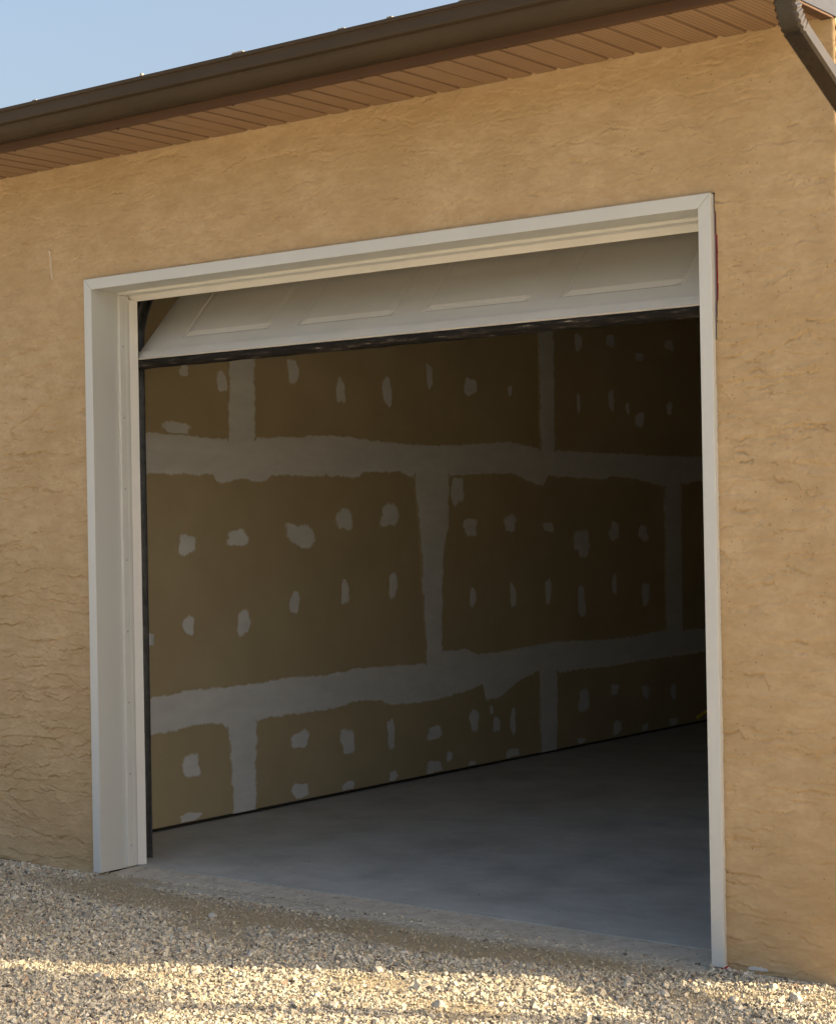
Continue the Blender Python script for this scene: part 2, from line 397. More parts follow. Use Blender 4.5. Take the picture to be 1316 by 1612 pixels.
# ------------------------------------------------------------------ ground
WY = 0.02                      # plane of the stucco face
XC = 3.417                     # right-hand corner of the building
def ground_h(x, y):
    h = -0.014 + 0.006*fbm(x*1.3, y*1.3, 40, 3) + 0.010*fbm(x*0.45+3, y*0.45, 44, 2)
    h = h - 0.012*np.clip(-y, 0, 1.5)
    # shallow wheel rut and the windrow of stone beside it, running out from the corner
    d = (y+0.40) + 0.45*(x-3.05)
    h = h + 0.0*d
    return np.where(y > 0.05, np.minimum(h, -0.03), h)
def sandiness(x, y):
    n = fbm(x*2.2, y*3.5, 60, 4)
    band = np.clip(1 - np.abs(y+0.20+0.05*np.sin(x*1.7)+0.05*n)/0.17, 0, 1)
    band = band*np.clip((x+0.25)/0.5, 0, 1)*np.clip((3.0-x)/0.5, 0, 1)
    blot = np.clip((fbm(x*1.8+9, y*3.2, 66, 4)-0.12)*3.5, 0, 1)*np.clip((y+1.3)/0.5, 0, 1)
    return np.clip(band*1.7+n*0.5*band + blot*0.8, 0, 1)

def axis_grid(lo, hi, step, far):
    a = list(np.arange(lo, hi+1e-6, step)); s = step; x = lo
    left = []
    while x > -far: s *= 1.45; x -= s; left.append(x)
    s = step; x = hi; right = []
    while x < far: s *= 1.45; x += s; right.append(x)
    return np.array(left[::-1]+a+right)
gx = axis_grid(-2.0, 5.0, 0.03, 400.0); gy = axis_grid(-4.0, 0.10, 0.03, 400.0)
GX, GY = np.meshgrid(gx, gy, indexing='ij')
GZ = ground_h(GX, GY)
rad = np.hypot(GX-1.5, GY+1)
GZ = np.where(rad > 12, -0.04, GZ)
nx, ny = len(gx), len(gy)
idx = np.arange(nx*ny).reshape(nx, ny)
F = np.stack([idx[:-1, :-1], idx[1:, :-1], idx[1:, 1:], idx[:-1, 1:]], -1).reshape(-1, 4)
me = mesh_np('ground', np.stack([GX, GY, GZ], -1).reshape(-1, 3), F, True)
a = me.attributes.new('sand', 'FLOAT', 'POINT'); a.data.foreach_set('value', sandiness(GX, GY).astype(np.float32).ravel())
a = me.attributes.new('far', 'FLOAT', 'POINT'); a.data.foreach_set('value', np.clip((rad-60)/30, 0, 1).astype(np.float32).ravel())
tag(obj_from('ground', me, M['ground']), kind='structure')

# ------------------------------------------------------------------ garage building
garage = empty('garage', (1.5, 0, 0))
tag(garage, 'tan stucco garage with brown eaves and unfinished drywall interior', 'garage')
GOFF = Vector((-1.5, 0, 0))
def part(o, parent=garage):
    """child of the building, built in world metres"""
    o.parent = parent
    if parent is garage: o.location = GOFF
    return o

# --- stucco: overlapping trowel strokes laid over each other as real relief
def stucco_height(X, Z, x0, z0, step, seed, n_st):
    r = np.random.default_rng(seed)
    nx, nz = X.shape
    H = 0.0012*fbm(X*5, Z*9, seed+1, 4)
    wx = 0.030*fbm(X*14, Z*18, seed+5, 5, 0.62); wz = 0.012*fbm(X*12, Z*20, seed+9, 5, 0.68)
    XX = X+wx; ZZ = Z+wz
    BR = fbm(X*9, Z*9, seed+20, 3); gw = step*1.7
    for k in range(n_st):
        cx = x0 + r.random()*nx*step; cz = z0 + r.random()*nz*step
        L = r.uniform(0.02, 0.10) if r.random() < 0.8 else r.uniform(0.10, 0.22); hgt = L*r.uniform(0.13, 0.30); ang = r.normal(0, 0.11)
        if r.random() < 0.06: ang += r.choice([-1, 1])*r.uniform(0.5, 1.2)
        th = r.uniform(0.0010, 0.0032); sgn = -1 if r.random() < 0.85 else 1
        R_ = L*1.25
        i0 = max(0, int((cx-R_-x0)/step)); i1 = min(nx, int((cx+R_-x0)/step)+1)
        j0 = max(0, int((cz-R_*0.75-hgt-z0)/step)); j1 = min(nz, int((cz+R_*0.75+hgt-z0)/step)+1)
        if i1-i0 < 2 or j1-j0 < 2: continue
        dx = XX[i0:i1, j0:j1]-cx; dz = ZZ[i0:i1, j0:j1]-cz
        u = dx*math.cos(ang)+dz*math.sin(ang); w = -dx*math.sin(ang)+dz*math.cos(ang)
        s = (u/L)**2
        inside = (s < 1) & (np.abs(w) < hgt*np.sqrt(np.clip(1-s, 0, 1)))
        t = np.clip((sgn*w/hgt+1)/2, 0, 1)                # 0 feathered edge, 1 thick edge
        end = np.clip((1-s)*2.5, 0, 1)
        add = th*(t**2.2)*end
        sub = H[i0:i1, j0:j1]
        lo = sub.mean()
        new = np.maximum(sub*0.45+lo*0.55, sub-0.0012) + add
        sub[inside] = np.maximum(new, sub-0.0008)[inside]
        # torn groove left along the trailing edge of the pass
        lim = hgt*np.sqrt(np.clip(1-s, 0, 1))
        gro = (s < 0.85) & ((sgn*w) > lim) & ((sgn*w) < lim+gw)
        br = BR[i0:i1, j0:j1]
        sub[gro] -= (r.uniform(0.0006, 0.0030)*np.clip(br*2.2+0.35, 0, 1))[gro]
    return H

ST = 0.0038
OX0, OX1, OZ1 = 0.004, 2.981, 2.496                      # opening in the stucco, tucked behind the casing
xs_f = np.arange(-0.95, XC+1e-6, ST); xs_c = np.arange(-5.0, -0.951, 0.05)
zs = np.arange(-0.06, 3.012, ST)
X, Z = np.meshgrid(xs_f, zs, indexing='ij')
H = stucco_height(X, Z, xs_f[0], zs[0], ST, 101, 20000)
H = H - H.mean()
amp = np.clip(1.45+1.0*fbm(X*1.1, Z*1.1, 77, 3), 0.6, 1.9)*(1-0.45*np.clip((Z-2.1)/0.5, 0, 1))
Y = WY - np.clip(H*amp, -0.008, 0.005)
# ragged lower lip lifting a little off the gravel
lip = -0.016+0.010*fbm(X*3.3, X*0+2.2, 33, 4)
Zb = np.where(Z < lip, lip + (Z-lip)*0.02, Z)
Y = np.where(Z < lip, Y+0.012, Y)
# rounded arris at the corner
edge = np.clip((0.012-(XC-X))/0.012, 0, 1)
Y = Y + 0.007*edge**2
n0, n1 = X.shape
idx = np.arange(n0*n1).reshape(n0, n1)
cxm = 0.5*(xs_f[:-1]+xs_f[1:]); czm = 0.5*(zs[:-1]+zs[1:])
CX, CZ = np.meshgrid(cxm, czm, indexing='ij')
gap = 0.005 + 0.009*np.clip(np.sin((CZ-2.03)/0.48*math.pi), 0, 1)*(CZ > 2.03) + 0.004*fbm(CZ*9, CZ*0+1, 71, 3)*(CZ > 2.0)
hole = (CX > OX0) & (CX < OX1 + np.where(CZ > 2.03, gap+0.003, 0)) & (CZ < OZ1+np.where(CX > 2.968, 0.009, 0))
F = np.stack([idx[:-1, :-1], idx[1:, :-1], idx[1:, 1:], idx[:-1, 1:]], -1)[~hole]
V = np.stack([X, Y, Zb], -1).reshape(-1, 3)
used = np.zeros(len(V), bool); used[F.ravel()] = True
remap = np.cumsum(used)-1
me = mesh_np('front_wall', V[used], remap[F], True)
front = part(obj_from('front_wall', me, M['stucco']))
# the rest of the front elevation beyond the trowelled area in view, same render coat
part(MB().box(-5.0, -0.952, WY+0.002, 0.20, -0.06, 3.01).build('front_wall', M['stucco']))
# framing behind the stucco (plywood box behind skin): left, right, above opening
for bx in ((-0.951, -0.012, WY+0.022, 0.20, -0.06, 3.008), (3.03, XC-0.004, WY+0.022, 0.20, -0.06, 3.008), (-0.0119, 3.0299, WY+0.022, 0.20, 2.53, 3.008)):
    part(MB().box(*bx).build('framing_panel', M['plate']))
# right-hand end wall, sunlit
ys = np.arange(WY+0.008, 2.2, 0.009)
Yv, Zv = np.meshgrid(ys, np.arange(-0.06, 3.012, 0.009), indexing='ij')
Hs = stucco_height(Yv, Zv, ys[0], -0.06, 0.009, 202, 4000)
n0, n1 = Yv.shape; idx = np.arange(n0*n1).reshape(n0, n1)
F = np.stack([idx[:-1, :-1], idx[1:, :-1], idx[1:, 1:], idx[:-1, 1:]], -1).reshape(-1, 4)
me = mesh_np('end_wall', np.stack([XC+Hs, Yv, Zv], -1).reshape(-1, 3), F, True)
part(obj_from('end_wall', me, M['stucco']))
part(MB().box(3.30, XC-0.003, 2.19, 8.2, -0.06, 3.0).build('end_wall', M['stucco']))
part(MB().poly([(XC-0.004, WY+0.005, 3.0), (XC-0.004, 8.2, 3.0), (XC-0.004, 4.1, 4.02), (3.32, WY+0.005, 3.0), (3.32, 8.2, 3.0), (3.32, 4.1, 4.02)],
          [(0, 1, 2), (5, 4, 3), (0, 3, 4, 1), (1, 4, 5, 2), (2, 5, 3, 0)]).build('gable', M['stucco']))
part(MB().box(-5.0, 3.299, 8.05, 8.2, -0.06, 3.0).build('rear_wall', M['stucco']))
part(MB().box(-5.0, -4.85, 0.21, 8.04, -0.06, 3.0).build('end_wall', M['stucco']))

# small marks on the front wall
dm = MB(); pts = []
for i in range(9):
    t = i/8; cxx = -0.226+0.013*t+0.0012*math.sin(7*t); w = 0.0016*(1-0.55*t)+(0.0022 if i == 0 else 0)
    pts += [(cxx-w, 0.0, 2.649-0.125*t), (cxx+w, 0.0, 2.649-0.125*t)]
pts = [(p[0], WY-0.0105, p[2]) for p in pts] + [(p[0], WY+0.004, p[2]) for p in pts]
k = 18
fs = [(2*i, 2*i+1, 2*i+3, 2*i+2) for i in range(8)] + [(2*i, 2*i+2, k+2*i+2, k+2*i) for i in range(8)] + [(2*i+1, k+2*i+1, k+2*i+3, 2*i+3) for i in range(8)]
dm.poly(pts, fs); tag(part(dm.build('paint_drip', M['drip']), front), 'thin pale drip run down the stucco')
fm = MB(); prof = []
rr = random.Random(3)
for i in range(12):
    t = i/11; prof.append((3.062+0.070*t, 0.006+0.006*math.sin(t*math.pi)+rr.uniform(-.002, .003)))
low = [(3.132-0.070*i/11, 0.001-0.002*i/11+rr.uniform(-.001, .001)) for i in range(12)]
fm.extrude_profile([(p[0], p[1]) for p in prof+low], WY-0.004, WY+0.03, 'y')
tag(part(fm.build('foam_chip', M['foam']), front), 'white foam showing through the broken stucco lip')
# red building paper in the gap beside the right casing
pm_ = MB().box(2.9845, 3.004, 0.034, 0.046, 2.02, 2.515)
tag(part(pm_.build('building_paper', M['wrap']), front), 'red building paper showing in the stucco gap')
pm_ = MB().poly([(2.968, 0.004, -0.001), (2.992, 0.002, -0.001), (2.995, 0.0, -0.020), (2.975, 0.001, -0.022), (2.968, 0.03, -0.001), (2.992, 0.03, -0.001), (2.995, 0.03, -0.020), (2.975, 0.03, -0.022)],
                [(0, 1, 2, 3), (7, 6, 5, 4), (0, 4, 5, 1), (1, 5, 6, 2), (2, 6, 7, 3), (3, 7, 4, 0)])
part(pm_.build('building_paper', M['wrap']), front)

# --- door frame: clad jambs and head, mitred at the corners, stops with vinyl flap, nails
frame = part(empty('door_frame'))
W0, W1, HT, FW, FD = 0.0, 2.985, 2.503, 0.046, 0.215
g = 0.0006
def prism(poly2d, y0, y1):
    mb = MB(); mb.extrude_profile(poly2d, y0, y1, 'y'); return mb
zb = -0.004
part(prism([(W0, zb), (W0+FW, zb), (W0+FW, HT-FW-g), (W0, HT-g)], 0.0, FD).build('jamb', M['trim'], bevel=0.0018), frame)
part(prism([(W1-FW, zb), (W1, zb), (W1, HT-g), (W1-FW, HT-FW-g)], 0.0, FD).build('jamb', M['trim'], bevel=0.0018), frame)
part(prism([(W0+g, HT), (W0+FW+g, HT-FW), (W1-FW-g, HT-FW), (W1-g, HT)], 0.0, FD).build('head_jamb', M['trim'], bevel=0.0018), frame)
def stop_profile():       # (outward from jamb, y)
    return [(0, 0.147), (0.011, 0.147), (0.012, 0.150), (0.012, 0.180), (0.0105, 0.182), (0.012, 0.184), (0.012, 0.202), (0, 0.2152)]
def flap_profile():
    return [(0.004, 0.2155), (0.012, 0.203), (0.0255, 0.240), (0.023, 0.242)]
for side in (0, 1):
    def mapx(p): return (W0+FW+p[0], p[1]) if side == 0 else (W1-FW-p[0], p[1])
    s = MB().extrude_profile([mapx(p) for p in stop_profile()], 0.001, HT-FW-0.014, 'z')
    so = part(s.build('stop_moulding', M['pvc'], bevel=0.0008, seg=1), frame)
    f = MB().extrude_profile([mapx(p) for p in flap_profile()], 0.001, HT-FW-0.0285, 'z')
    part(f.build('weather_flap', M['flap']), frame)
    zz = 0.09
    while zz < 2.4:
        nm = MB(); ring0 = []; ring1 = []
        for q in range(8):
            a_ = q*math.pi/4
            ring0.append((mapx((0.0119, 0))[0], 0.166+0.0045*math.cos(a_), zz+0.0045*math.sin(a_)))
            ring1.append((mapx((0.0133, 0))[0], 0.166+0.0036*math.cos(a_), zz+0.0036*math.sin(a_)))
        nm.loft([ring0, ring1]); part(nm.build('nail', M['nail']), frame)
        zz += 0.305
def mapz(p): return (p[1], HT-FW-p[0])
s = MB().extrude_profile([mapz(p) for p in stop_profile()], W0+FW+0.0005, W1-FW-0.0005, 'x')
part(s.build('stop_moulding', M['pvc'], bevel=0.0008, seg=1), frame)
f = MB().extrude_profile([mapz(p) for p in [(0.004, 0.2155), (0.012, 0.203), (0.034, 0.232), (0.032, 0.236)]], W0+FW+0.0005, W1-FW-0.0005, 'x')
part(f.build('weather_flap', M['flap']), frame)

# --- floor slab with a ragged rough front edge
xsl = np.linspace(-0.487, 3.2, 120)
edge_y = 0.205 - 0.02*np.clip((xsl-1.2)/1.6, 0, 1) + 0.006*fbm(xsl*4, xsl*0+3, 81, 4)
sl = MB(); k = len(xsl)
top = [(x, e, 0.0) for x, e in zip(xsl, edge_y)]; bot = [(x, e+0.004, -0.012) for x, e in zip(xsl, edge_y)]
backp = [(x, 7.6, 0.0) for x in xsl]
sl.poly(top+bot+backp, [(i, i+1, 2*k+i+1, 2*k+i) for i in range(k-1)] + [(k+i, k+i+1, i+1, i) for i in range(k-1)])
slab = part(sl.build('floor_slab', M['slab']))
# rough apron strip in front of the slab edge
xa = np.arange(0.047, 2.9395, 0.008); ta = np.linspace(0, 1, 34)
XA, TA = np.meshgrid(xa, ta, indexing='ij')
y_in = 0.215-0.02*np.clip((XA-1.2)/1.6, 0, 1)+0.004; y_out = -0.10+0.03*fbm(XA*3, XA*0+7, 83, 3)
YA = y_in+(y_out-y_in)*TA
ZA = -0.004 - 0.020*TA**1.3 + 0.0035*fbm(XA*16, YA*16, 85, 4) + 0.0025*fbm(XA*55, YA*55, 88, 3)
ZA = np.minimum(ZA, -0.0025)
n0, n1 = XA.shape; idx = np.arange(n0*n1).reshape(n0, n1)
F = np.stack([idx[:-1, :-1], idx[:-1, 1:], idx[1:, 1:], idx[1:, :-1]], -1).reshape(-1, 4)
me = mesh_np('threshold', np.stack([XA, YA, ZA], -1).reshape(-1, 3), F, True)
part(obj_from('threshold', me, M['rough']), slab)

# --- interior left wall: drywall sheets, taped joints, filled screw heads
XW = -0.487
iw = part(MB().box(XW-0.10, XW-0.013, 0.02+0.19, 7.6, 0.0, 3.01).build('interior_wall', M['plate']))
rows = [((0.016, 0.563), (1.455, 4.20, 6.94)), ((0.566, 1.787), (3.05, 5.76)), ((1.790, 2.998), (1.475, 4.225, 6.96))]
for (z0, z1), cuts in rows:
    ed = [0.215]+list(cuts)+[7.598]
    for a_, b_ in zip(ed[:-1], ed[1:]):
        part(MB().box(XW-0.0127, XW, a_+0.0015, b_-0.0015, z0, z1).build('drywall_sheet', M['drywall']), iw)

def densify(pts, step, jit, rr):
    out = []
    for (a0, b0), (a1, b1) in zip(pts[:-1], pts[1:]):
        n = max(1, int(math.hypot(a1-a0, b1-b0)/step))
        for i in range(n):
            t = i/n; out.append((a0+(a1-a0)*t, b0+(b1-b0)*t))
    out.append(pts[-1])
    o2 = []
    for p in out: o2.append((p[0]+rr.gauss(0, jit*0.6), p[1]+rr.gauss(0, jit)))
    return o2
def interp(prof, ys):
    a = np.array(prof); return np.interp(ys, a[:, 0], a[:, 1])
def band_h(topp, botp, y0, y1, t, seed):
    ys = np.arange(y0, y1, 0.012)
    r = np.random.default_rng(seed)
    zt = interp(topp, ys) + 0.006*fbm(ys*11, ys*0+1, seed, 4, 0.7)
    zb_ = interp(botp, ys) + 0.007*fbm(ys*13, ys*0+4, seed+9, 4, 0.7) - 0.010*np.clip(fbm(ys*24, ys*0+8, seed+15, 3)-0.25, 0, 1)
    k = len(ys); x = XW+t
    v = [(x-0.0012, y, z) for y, z in zip(ys, zt)] + [(x, y, z-0.026) for y, z in zip(ys, zt)] + [(x, y, z+0.028) for y, z in zip(ys, zb_)] + [(x-0.0012, y, z) for y, z in zip(ys, zb_)]
    v += [(XW-0.001, p[1], p[2]) for p in v[:k]] + [(XW-0.001, p[1], p[2]) for p in v[3*k:4*k]]
    f = []
    for r_ in range(3):
        f += [(r_*k+i, r_*k+i+1, (r_+1)*k+i+1, (r_+1)*k+i) for i in range(k-1)]
    f += [(4*k+i, 4*k+i+1, i+1, i) for i in range(k-1)] + [(3*k+i, 3*k+i+1, 5*k+i+1, 5*k+i) for i in range(k-1)]
    me = bpy.data.meshes.new('joint_compound'); me.from_pydata(v, [], f)
    bm = bmesh.new(); bm.from_mesh(me); bmesh.ops.recalc_face_normals(bm, faces=bm.faces); bm.to_mesh(me); bm.free()
    coat(me, [0]*k+[1]*k+[1]*k+[0]*k+[0]*(2*k))
    return part(obj_from('joint_compound', me, M['mud']), iw)
def ext(p, y0, y1): return [(y0, p[0][1])]+p+[(y1, p[-1][1])]
band_h(ext(UT, 0.2, 7.6), ext(UB, 0.2, 7.6), 0.22, 7.59, 0.0030, 301)
band_h(ext(LT, 0.2, 7.6), ext(LB, 0.2, 7.6), 0.22, 7.59, 0.0030, 321)
def band_v(pairs, t, seed):
    """pairs: (left,right) points from top to bottom, in (y,z)"""
    L = [pairs[i] for i in range(0, len(pairs), 2)]; Rr = [pairs[i] for i in range(1, len(pairs), 2)]
    zt = min(2.995, max(L[0][1], Rr[0][1])+0.06); zb_ = max(0.014, min(L[-1][1], Rr[-1][1])-0.06)
    zsn = np.arange(zb_, zt, 0.012)
    yl = np.interp(zsn, [p[1] for p in L[::-1]], [p[0] for p in L[::-1]]) + 0.014*fbm(zsn*7, zsn*0+2, seed, 4, 0.7)
    yr = np.interp(zsn, [p[1] for p in Rr[::-1]], [p[0] for p in Rr[::-1]]) + 0.014*fbm(zsn*7, zsn*0+5, seed+4, 4, 0.7)
    k = len(zsn); x = XW+t
    v = [(XW-0.001, y, z) for y, z in zip(yl, zsn)] + [(x-0.001, y, z) for y, z in zip(yl, zsn)] + [(x, y+0.038, z) for y, z in zip(yl, zsn)] + [(x, y-0.038, z) for y, z in zip(yr, zsn)] + [(x-0.001, y, z) for y, z in zip(yr, zsn)] + [(XW-0.001, y, z) for y, z in zip(yr, zsn)]
    f = []
    for r_ in range(5):
        f += [(r_*k+i, r_*k+i+1, (r_+1)*k+i+1, (r_+1)*k+i) for i in range(k-1)]
    f.append(tuple(r_*k for r_ in range(6)))
    me = bpy.data.meshes.new('joint_compound'); me.from_pydata(v, [], f)
    bm = bmesh.new(); bm.from_mesh(me); bmesh.ops.recalc_face_normals(bm, faces=bm.faces); bm.to_mesh(me); bm.free()
    coat(me, [0]*k+[0]*k+[1]*k+[1]*k+[0]*k+[0]*k)
    return part(obj_from('joint_compound', me, M['mud']), iw)
up = lambda pr_: [(pr_[0][0], 2.99), (pr_[1][0], 2.99)]+pr_
band_v(up(V1), 0.0036, 401); band_v(up(V3), 0.0036, 411); band_v(V2, 0.0036, 421); band_v(V4, 0.0036, 431)
band_v(B1, 0.0036, 441); band_v(B2, 0.0036, 451)
for n_, (y0, z0, y1, z1) in enumerate(PATCH):
    rr = random.Random(900+n_)
    z0 = max(z0, 0.018); cy, cz = (y0+y1)/2, (z0+z1)/2; hy, hz = (y1-y0)/2, (z1-z0)/2
    tilt = rr.uniform(-0.25, 0.25); sq = rr.uniform(2.2, 4.5)
    sk = rr.choice([-1, 1])*0.55 if n_ in (20, 52) else tilt*0.6
    a = []; K = 26
    ph = [rr.uniform(0, 6.28) for _ in range(4)]
    for i in range(K):
        t = 2*math.pi*i/K; c, s = math.cos(t), math.sin(t)
        r_ = (abs(c)**sq+abs(s)**sq)**(-1/sq)
        r_ *= 1+0.10*math.sin(2*t+ph[0])+0.09*math.sin(3*t+ph[1])+0.06*math.sin(5*t+ph[2])+rr.gauss(0, 0.025)
        yy, zz = r_*c*hy*0.96, r_*s*hz*0.96
        yy += sk*hy*(zz/hz)*0.6
        a.append((cy+yy, max(0.017, cz+zz)))
    x = XW+0.0016
    v = [(XW-0.001, p[0], p[1]) for p in a] + [(x-0.0006, p[0], p[1]) for p in a] + [(x, cy+(p[0]-cy)*0.50, cz+(p[1]-cz)*0.55) for p in a] + [(x, cy, cz)]
    f = [(i, (i+1) % K, K+(i+1) % K, K+i) for i in range(K)] + [(K+i, K+(i+1) % K, 2*K+(i+1) % K, 2*K+i) for i in range(K)] + [(2*K+i, 2*K+(i+1) % K, 3*K) for i in range(K)]
    me = bpy.data.meshes.new('screw_patch'); me.from_pydata(v, [], f)
    coat(me, [0]*K+[0.10]*K+[0.95]*K+[1])
    part(obj_from('screw_patch', me, M['mud']), iw)

# other inside faces: right wall, rear wall, front return, ceiling
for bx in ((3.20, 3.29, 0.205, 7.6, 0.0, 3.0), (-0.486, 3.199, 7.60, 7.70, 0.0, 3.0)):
    part(MB().box(*bx).build('inner_wall', M['dark_inner']))
for bx in ((XW+0.001, W0-0.030, 0.2155, 0.228, 0.016, 2.998), (W1+0.03, 3.199, 0.2155, 0.228, 0.016, 2.998), (W0-0.029, W1+0.029, 0.2155, 0.228, HT+0.03, 2.998)):
    part(MB().box(*bx).build('lining_board', M['drywall']))
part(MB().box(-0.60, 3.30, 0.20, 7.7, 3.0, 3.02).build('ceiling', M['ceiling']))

# --- eaves: soffit panels, wall channel, fascia, gutter, downspout, roof
SF = -0.372
soffit = part(MB().extrude_profile([(WY-0.012, 3.013), (WY+0.006, 3.013), (WY+0.006, 3.025), (WY-0.012, 3.025)], -5.0, XC, 'x').build('soffit', M['channel']))
pw = 0.4140
def soffit_mesh(width):
    """V-grooved strip panel running across the eaves, grooves every quarter panel"""
    prof = [(0.0025, 3.012)]; q = pw/4; i = 0
    prof.append((0.0032, 3.0005)); x = 0.006
    prof.append((x, 3.0))
    while True:
        i += 1
        e = i*q
        if e > width-0.02: break
        prof += [(e-0.014, 3.0), (e-0.005, 3.009), (e+0.005, 3.009), (e+0.014, 3.0)]
    prof += [(width-0.006, 3.0), (width-0.0032, 3.0005), (width-0.0025, 3.012)]
    mb = MB(); mb.extrude_profile(prof, SF, WY-0.003, 'y', close=False)
    me = mb.mesh('soffit_panel'); me.materials.append(M['soffit']); return me
full = soffit_mesh(pw)
x = 2.505+2*pw
part(obj_from('soffit_panel', soffit_mesh(XC-0.04-x)), soffit).location = (x, 0, 0)
while x > -4.6:
    x -= pw
    part(obj_from('soffit_panel', full), soffit).location = (x, 0, 0)
part(MB().box(XC-0.038, XC+0.002, SF-0.004, WY-0.013, 2.990, 3.12).build('return_trim', M['fascia'], bevel=0.002), soffit)
part(MB().box(XC+0.0022, XC+0.006, SF-0.004, WY+0.2, 2.998, 3.13).build('end_flashing', M['flash'], bevel=0.001, seg=1), soffit)
# fascia covers, lapped
fs = part(empty('fascia'))
def fas(x0, x1, dy, dz):
    pr_ = [(-0.386-dy, 3.125), (-0.386-dy, 2.996-dz), (SF+0.012, 2.995-dz), (SF+0.012, 2.9988), (SF+0.004, 2.9993), (SF+0.004, 3.125)]
    return part(MB().extrude_profile(pr_, x0, x1, 'x').build('fascia_cover', M['fascia'], bevel=0.0012, seg=1), fs)
fas(1.42, 3.36, 0.0016, 0.0022); fas(-1.62, 1.44, 0.0, 0.0); fas(-5.0, -1.60, 0.0016, 0.002)
for xn in [0.62+0.61*i for i in range(-8, 5)]:
    nm = MB(); r0 = [(xn+0.004*math.cos(q*math.pi/3), SF+0.004+0.004*math.sin(q*math.pi/3), 2.9945) for q in range(6)]
    nm.loft([r0, [(p[0], p[1], 2.9905) for p in r0]]); part(nm.build('nail', M['plate']), fs)

gp = [(-0.402, 3.136), (-0.402, 3.026), (-0.404, 3.0235), (-0.450, 3.0215), (-0.459, 3.0235), (-0.470, 3.0300), (-0.4795, 3.0400), (-0.4875, 3.0520), (-0.4925, 3.0630), (-0.4950, 3.0705), (-0.4955, 3.0745),
      (-0.5050, 3.0765), (-0.5145, 3.0785), (-0.5165, 3.0820), (-0.5175, 3.1220), (-0.5195, 3.1255), (-0.5260, 3.1275), (-0.5270, 3.1400), (-0.5245, 3.1430), (-0.5130, 3.1440), (-0.5115, 3.1400)]
gi = [(-0.5135, 3.1385), (-0.5150, 3.1300), (-0.5150, 3.0830), (-0.494, 3.0780), (-0.4930, 3.0710), (-0.4850, 3.0520), (-0.468, 3.0320), (-0.450, 3.0235), (-0.404, 3.0255), (-0.4040, 3.136)]
gp = [(y_+0.013, 3.0215+(z_-3.0215)*0.88) for y_, z_ in gp]; gi = [(y_+0.013, 3.0215+(z_-3.0215)*0.88) for y_, z_ in gi]
gut = MB().extrude_profile(gp+gi, -5.0, 3.56, 'x', caps=False)
gut.poly([(3.5595, y, z) for y, z in gp], [tuple(range(len(gp)))]); gut.poly([(3.5605, y, z) for y, z in gp], [tuple(range(len(gp)))[::-1]])
gutter = part(gut.build('gutter', M['brown']))
for xh, w, tip in ((0.90, 0.006, 3.1530), (1.39, 0.030, 3.1500), (1.87, 0.016, 3.1480), (2.08, 0.012, 3.1490), (2.41, 0.045, 3.1505), (2.95, 0.012, 3.148), (0.30, 0.012, 3.1475), (-0.3, 0.012, 3.148), (-1.0, 0.012, 3.148)):
    h = MB().box(xh-w, xh+w, -0.5115, -0.392, 3.1293, 3.1315).box(xh-w*0.8, xh+w*0.8, -0.5112, -0.500, 3.1312, tip-0.0155)
    part(h.build('gutter_hanger', M['hanger']), gutter)

# downspout: outlet, corrugated elbow, run back to the end wall, drop, and an added shadow-casting pipe
SX0, SX1, SD = 3.456, 3.522, 0.050          # section: x extent and the other side
def spout_loft(path, widths):
    """path: list of (y,z,ang) centre points; ang = direction of travel in the yz plane; widths = outward swell of the ribs"""
    rings = []
    for (y, z, a_), s in zip(path, widths):
        ny, nz = -math.sin(a_), math.cos(a_)
        hx = (SX1-SX0)/2+s; cx = (SX0+SX1)/2; hd = SD/2; c = 0.008
        pts = [(-hx+c, -hd), (hx-c, -hd), (hx, -hd+c), (hx, hd-c), (hx-c, hd), (-hx+c, hd), (-hx, hd-c), (-hx, -hd+c)]
        rings.append([(cx+p[0], y+ny*p[1], z+nz*p[1]) for p in pts])
    return rings
spout = part(empty('downspout'))
def arc(cy, cz, r, a0, a1, n):
    out = []
    for i in range(n+1):
        t = a0+(a1-a0)*i/n
        out.append((cy+r*math.cos(t), cz+r*math.sin(t), t+(math.pi/2 if a1 > a0 else -math.pi/2)))
    return out
A0 = math.radians(180); A1 = math.radians(180+64)
R1 = 0.115
el1 = arc(-0.452+R1, 2.962, R1, A0, A1, 28)
o = MB().loft(spout_loft([(-0.452, 3.03, -math.pi/2), (-0.452, 2.962, -math.pi/2)], [0, 0])); part(o.build('outlet', M['spout']), spout)
part(MB().loft(spout_loft(el1, [0.0028 if (i//2) % 2 else -0.0012 for i in range(len(el1))])).build('elbow', M['spout']), spout)
ye, ze, ae = el1[-1]
run = 0.85
y2, z2 = ye+run*math.cos(ae), ze+run*math.sin(ae)
part(MB().loft(spout_loft([(ye-0.01*math.cos(ae), ze-0.01*math.sin(ae), ae), (y2, z2, ae)], [0.0016, 0.0016])).build('spout_run', M['spout']), spout)
# second elbow back to vertical
cy2 = y2+R1*math.sin(ae)*1.0; cz2 = z2-R1*math.cos(ae)
el2 = []
for i in range(25):
    t = i/24; a_ = ae+(-math.pi/2-ae)*t
    el2.append((cy2-R1*math.sin(a_), cz2+R1*math.cos(a_), a_))
part(MB().loft(spout_loft(el2, [0.0028 if (i//2) % 2 else -0.0012 for i in range(len(el2))])).build('elbow', M['spout']), spout)
y3, z3, _ = el2[-1]
part(MB().loft(spout_loft([(y3, z3+0.01, -math.pi/2), (y3, 0.50, -math.pi/2)], [0.0016, 0.0016])).build('spout_run', M['spout']), spout)
for zz in (0.6, 1.9):
    part(MB().box(XC-0.002, SX1+0.006, y3-0.031, y3+0.031, zz, zz+0.03).build('strap', M['spout'], bevel=0.001, seg=1), spout)
